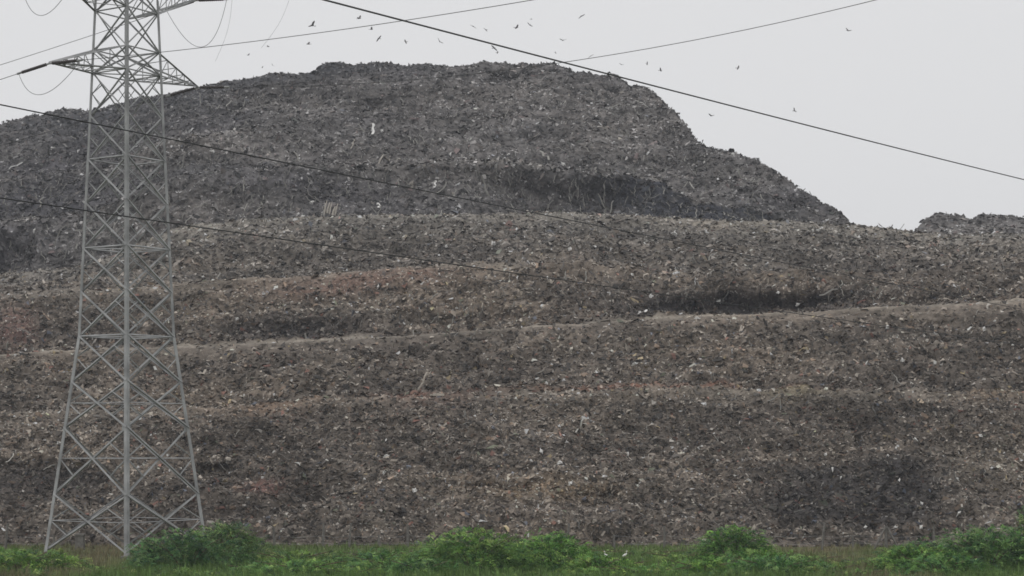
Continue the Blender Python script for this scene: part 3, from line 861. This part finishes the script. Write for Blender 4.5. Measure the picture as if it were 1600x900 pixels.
# ------------------------------------------------------------------ birds circling over the hill
def flyer(px, py, d, span, heading, bank, flap, label):
    p = at(px, py, d)
    o = link("soaring_bird", None, loc=p); tag(o, label, "bird", "birds circling over the hill")
    s = span / 2
    m = MB(); m.tube([(-.42 * s, 0, 0), (-.2 * s, 0, .0), (.05 * s, 0, .01 * s), (.26 * s, 0, .02 * s), (.36 * s, 0, .01 * s), (.44 * s, 0, -.015 * s)],
                     [.03 * s, .07 * s, .10 * s, .075 * s, .06 * s, .008 * s], 6)
    link("body", m.mesh("body", M_BIRD, True), o)
    m = MB(); m.v = [Vector(a) * s for a in ((-.36, -.03, 0), (-.36, .03, 0), (-.72, .17, .01), (-.64, 0, .01), (-.72, -.17, .01), (-.5, 0, .03))]
    m.f = [[0, 1, 2, 3], [0, 3, 4], [1, 0, 5], [0, 4, 5], [1, 5, 2], [2, 5, 3], [3, 5, 4]]
    link("tail", m.mesh("tail", M_BIRD), o)
    for q in (-1, 1):
        m = MB(); c_, s2 = math.cos(flap), math.sin(flap)
        pts = [(.20, .06, 0), (.30, .45 * c_, .45 * s2), (.10, .98 * c_, .9 * s2), (-.10, .80 * c_, .75 * s2), (-.13, .42 * c_, .42 * s2), (-.18, .06, 0)]
        m.v = [Vector((a, b * q, c)) * s for a, b, c in pts] + [Vector((a, b * q, c - .035)) * s for a, b, c in pts]
        m.f = [[0, 1, 4, 5], [1, 2, 3, 4], [6, 11, 10, 7], [7, 10, 9, 8]] + [[i, i + 6, (i + 1) % 6 + 6, (i + 1) % 6] for i in range(6)]
        link("wing", m.mesh("wing", M_BIRD), o)
    o.rotation_euler = (bank, 0, heading)
BIRDS = [
    (488, 40, 1.5, "dark bird left of the cluster over the left summit, wings spread"), (561, 29, 1.45, "dark bird highest left of the thick cable's top"),
    (580, 46, 1.15, "small dark bird almost touching the thin power line"), (592, 60, 1.15, "dark tilted bird just below the thin power line"),
    (482, 69, 1.4, "dark banking bird below the power line at the far left of the flock"), (634, 65, .95, "faint level bird below the crossing of two lines"),
    (687, 65, 1.15, "lone dark bird under the thick cable above the summit"), (739, 41, 1.2, "dark bird perched close above the thick cable, left of a pair"),
    (759, 46, .9, "tiny bird close above the thick cable, right of a pair"), (772, 75, 1.2, "dark banking bird just under the thick cable over the summit"),
    (777, 82, .7, "tiny pale bird below the banking bird under the thick cable"), (419, 73, .8, "faint bird near the power line left of the flock"),
    (426, 102, .6, "tiny bird skimming the left skyline, right of two"), (410, 105, .5, "tiny bird skimming the left skyline, left of two"),
    (909, 25, 1.5, "large dark bird alone high above the thick cable"), (807, 43, 1.25, "dark tilted bird left of two faint birds"),
    (830, 30, .8, "upper of two faint birds above the thick cable"), (828, 39, 1.0, "lower of two faint birds above the thick cable"),
    (880, 63, 1.2, "grey gliding bird above the thick cable beside the summit"), (868, 82, .5, "speck of a bird right at the thick cable"),
    (922, 88, 1.1, "dark bird touching the rising thin power line"), (971, 101, .75, "small bird above the cable right of the summit"),
    (1011, 99, .6, "faint bird right of the summit between two others"), (1032, 110, .85, "small dark bird right of the summit above the thick cable"),
    (1153, 106, .95, "faint gliding bird in the open sky right of the summit"), (1112, 181, 1.15, "grey gliding bird beside the right slope"),
    (1325, 48, 1.2, "lone bird high in the open sky at the right"), (1241, 173, 1.0, "bird just above the thick cable right of the hill"),
    (388, 86, .75, "small bird between the tower and the flock"),
]
for j, (px, py, sp, lb) in enumerate(BIRDS):
    flyer(px, py, 232 + (j * 37) % 40, sp, random.uniform(0, 6.28), random.uniform(-.9, .9), random.uniform(-.15, .6), lb)

# ------------------------------------------------------------------ single pieces that stand out on the slopes
bpy.context.view_layer.update()
def on_hill(px, py):
    o = Vector((0, 0, CAMZ)); d = (at(px, py, 100) - o).normalized()
    best = None
    for h in (hill_low, hill_up):
        ok, loc, nrm, _ = h.ray_cast(o, d)
        if ok and (best is None or (loc - o).length < (best[0] - o).length): best = (loc.copy(), nrm.copy())
    return best


def crumple(r, sx, sy, sz):
    """a torn, crumpled bag: irregular outline, folded surface"""
    n = 9; V = [(0, 0, .5 * sz)]; Fc = []
    ang = np.sort(r.uniform(0, 2 * math.pi, n)); rr = r.uniform(.35, 1.0, n)
    for ring, q in ((0, .5), (1, 1.0)):
        for a_, r_ in zip(ang, rr):
            V.append((math.cos(a_) * r_ * q * sx * .62, math.sin(a_) * r_ * q * sy * .62, ((1 - q) * .8 + r.normal(0, .18)) * sz))
    for i in range(n):
        j = (i + 1) % n
        Fc.append((0, 1 + i, 1 + j)); Fc.append((1 + i, 1 + n + i, 1 + n + j, 1 + j))
    m = bpy.data.meshes.new("plastic_scrap"); m.from_pydata(V, [], Fc); m.update(); m.materials.append(M_WHITE)
    return m


r = np.random.default_rng(404)
SCR = [crumple(r, 1.15, .7, .5) for _ in range(7)]
SPOTS = [(688, 218), (794, 242), (737, 244), (704, 241), (597, 354), (474, 339), (465, 336), (542, 353), (611, 373), (697, 386), (772, 382), (487, 316), (597, 206),
         (84, 233), (122, 237), (332, 237), (54, 361), (126, 365), (317, 434), (40, 547), (370, 499), (94, 694), (411, 747), (429, 708), (389, 779),
         (649, 769), (703, 760), (602, 689), (570, 749), (604, 714), (831, 722), (845, 706), (1121, 720), (1150, 744), (1170, 752), (1040, 786), (1072, 811),
         (892, 755), (980, 710), (885, 692), (1215, 696), (1400, 702), (1531, 681), (1386, 715), (1495, 750), (1407, 751), (1300, 734), (1312, 747), (1440, 790),
         (1351, 825), (1400, 826), (1439, 825), (1497, 803), (1290, 712), (591, 449), (522, 475), (558, 489), (454, 595), (784, 439), (686, 430), (660, 443),
         (780, 614), (427, 617), (495, 467), (989, 430), (855, 435), (809, 435), (1090, 499), (1127, 553), (992, 570), (987, 511), (1122, 470), (925, 555),
         (1015, 464), (854, 600), (1217, 456), (1496, 474), (1385, 512), (1234, 527), (1355, 568), (1461, 522), (1461, 566), (1554, 502), (1247, 475), (1411, 565),
         (1537, 515), (1582, 539), (1065, 395), (930, 386), (954, 391), (890, 390), (1102, 254), (1145, 242), (880, 256), (1066, 303), (1371, 402), (1341, 372), (1485, 365),
         (1280, 360), (1269, 361)]
def scrap(px, py, wpx, label, group, mesh=None, asp=1.0):
    h = on_hill(px, py)
    if h is None: return
    loc, nrm = h; s = wpx / F * loc.y
    o = link("plastic_scrap", mesh or SCR[int(r.integers(7))], loc=loc + nrm * .08 + (Vector((0, 0, CAMZ)) - loc).normalized() * .28)
    nv = (nrm + Vector((0, -.9, .5)) + Vector(r.normal(0, .3, 3))).normalized()
    q = nv.to_track_quat('Z', 'Y'); q.rotate(Quaternion(nv, float(r.uniform(0, 6.28))))
    o.rotation_euler = q.to_euler(); o.scale = (s * asp, s, s)
    tag(o, label, "plastic scrap", group)
    return o
BAND = ("on the lowest brown slope", "on the slope under the long diagonal ledge", "on the terraces above the diagonal ledge", "on the grey upper hill")
cnt = [0, 0, 0, 0]
for px, py in sorted(SPOTS):
    bi = 0 if py > e1(px) else (1 if py > e2(px) else (2 if py > e4(px) else 3))
    cnt[bi] += 1; k = cnt[bi]
    nth = "%d%s" % (k, "th" if 10 < k % 100 < 14 else {1: "st", 2: "nd", 3: "rd"}.get(k % 10, "th"))
    scrap(px, py, 7.0 + 4.5 * float(r.random()) ** 2, "small white plastic scrap, %s from the left %s" % (nth, BAND[bi]), "white scraps " + BAND[bi])
scrap(1431, 690, 10, "longest white plastic scrap on the lowest slope at the right", None, asp=1.5)
scrap(134, 317, 10, "bright white sack seen beside the tower's left leg", None)
scrap(875, 725, 13, "long pale plastic strip lying slantwise on the lowest slope", None, asp=1.3)
scrap(1053, 366, 14, "white tent-like heap of plastic on the top terrace", None)

h = on_hill(656, 612)
br = link("dead_branch", None, loc=h[0]); tag(br, "crooked pale bare branch leaning up from the slope", "branch")
p = h[0]; k = p.y / F
m = MB(); m.tube([p + Vector((-5 * k, .1, -4 * k)), p + Vector((0, -.1, 6 * k)), p + Vector((6 * k, -.2, 15 * k)), p + Vector((8 * k, -.2, 24 * k)), p + Vector((11 * k, -.15, 30 * k))],
                 [.09, .085, .075, .06, .045], 7); m.build("limb", M_DEAD, br, True)
m = MB(); m.tube([p + Vector((8 * k, -.2, 23 * k)), p + Vector((15 * k, -.15, 28 * k)), p + Vector((18 * k, -.1, 33 * k))], [.045, .035, .02], 6); m.build("twig", M_DEAD, br, True)
h = on_hill(683, 619)
pl = link("plank", None, loc=h[0]); tag(pl, "short pale plank lying flat beside the bare branch", "plank")
m = MB(); m.box(h[0] + Vector((0, -.12, .08)), (.95, .22, .13)); m.box(h[0] + Vector((.1, -.12, .16)), (.7, .18, .05)); m.build("board", M_DEAD, pl)
h = on_hill(512, 334)
sh = link("torn_sheeting", None, loc=h[0]); tag(sh, "upright pale torn sheeting at the foot of the upper hill", "sheeting")
k = h[0].y / F
for j, (dx, ht) in enumerate(((-5, 24), (-1, 20), (3, 22), (8, 15), (12, 19))):
    m = MB(); b0 = h[0] + Vector((dx * k, -.35, -.2)); r_ = .10 + .03 * (j % 2)
    m.tube([b0, b0 + Vector((1.5 * k, .1, ht * .5 * k)), b0 + Vector((4 * k, .3, ht * k))], [r_, r_ * .85, r_ * .4], 5); m.build("strip", M_BEIGE, sh)
for (px, py, ln, wd, dx, name, label) in ((583, 191, 22, 3.4, 2, "hanging_cloth", "short white cloth strip hanging on the upper hill"), (608, 228, 48, 1.8, -11, "hanging_cloth", "long thin pale strip hanging down the middle of the upper hill"),
                                          (592, 312, 16, 4, 6, "hanging_cloth", "small white rag above the top terrace's edge"), (680, 281, 14, 2.4, 0, "hanging_cloth", "tiny white strip upright on the dark face of the upper hill"),
                                          (999, 486, 12, 3.2, 0, "hanging_cloth", "white upright tatter on the long diagonal ledge"), (552, 215, 20, 1.6, -3, "hanging_cloth", "faint thin strip left of the short white cloth")):
    h = on_hill(px, py + ln * .5)
    if h is None: continue
    p = h[0]; k = p.y / F; V = []; Fc = []; ns = 7
    for i in range(ns):
        q = i / (ns - 1); cx = (q - .5) * dx * k + .08 * math.sin(i * 1.9); w_ = wd * k * (.5 + .12 * math.sin(i * 2.7))
        y_ = -.35 - .15 * math.sin(q * 3)
        hz = on_hill(px + (q - .5) * dx, py + ln * q)
        yy = (hz[0].y if hz else p.y) - p.y - .12
        zz = (.5 - q) * ln * k
        V += [(cx - w_, yy, zz), (cx, yy - .06, zz), (cx + w_, yy, zz)]
    for i in range(ns - 1):
        for j in (0, 1): a = i * 3 + j; Fc.append((a, a + 1, a + 4, a + 3))
    m = bpy.data.meshes.new(name); m.from_pydata(V, [], Fc); m.update(); m.materials.append(M_WHITE if wd > 2 else M_BEIGE)
    o = link(name, m, loc=p); tag(o, label, "cloth")
    md = o.modifiers.new("thickness", 'SOLIDIFY'); md.thickness = .03

# ------------------------------------------------------------------ hazy air
hz, nt, b = nodes_of("hazy_air")
nt.nodes.remove(b)
pv = nt.nodes.new("ShaderNodeVolumePrincipled")
pv.inputs["Color"].default_value = (.88, .92, 1.0, 1)
pv.inputs["Density"].default_value = 0.00045
pv.inputs["Anisotropy"].default_value = .2
nt.links.new(pv.outputs[0], nt.nodes["Material Output"].inputs["Volume"])
m = MB(); m.box((0, 300, 29), (1440, 1240, 62)); o = m.build("haze", hz); tag(o, "thin grey haze over the whole site", kind="stuff")
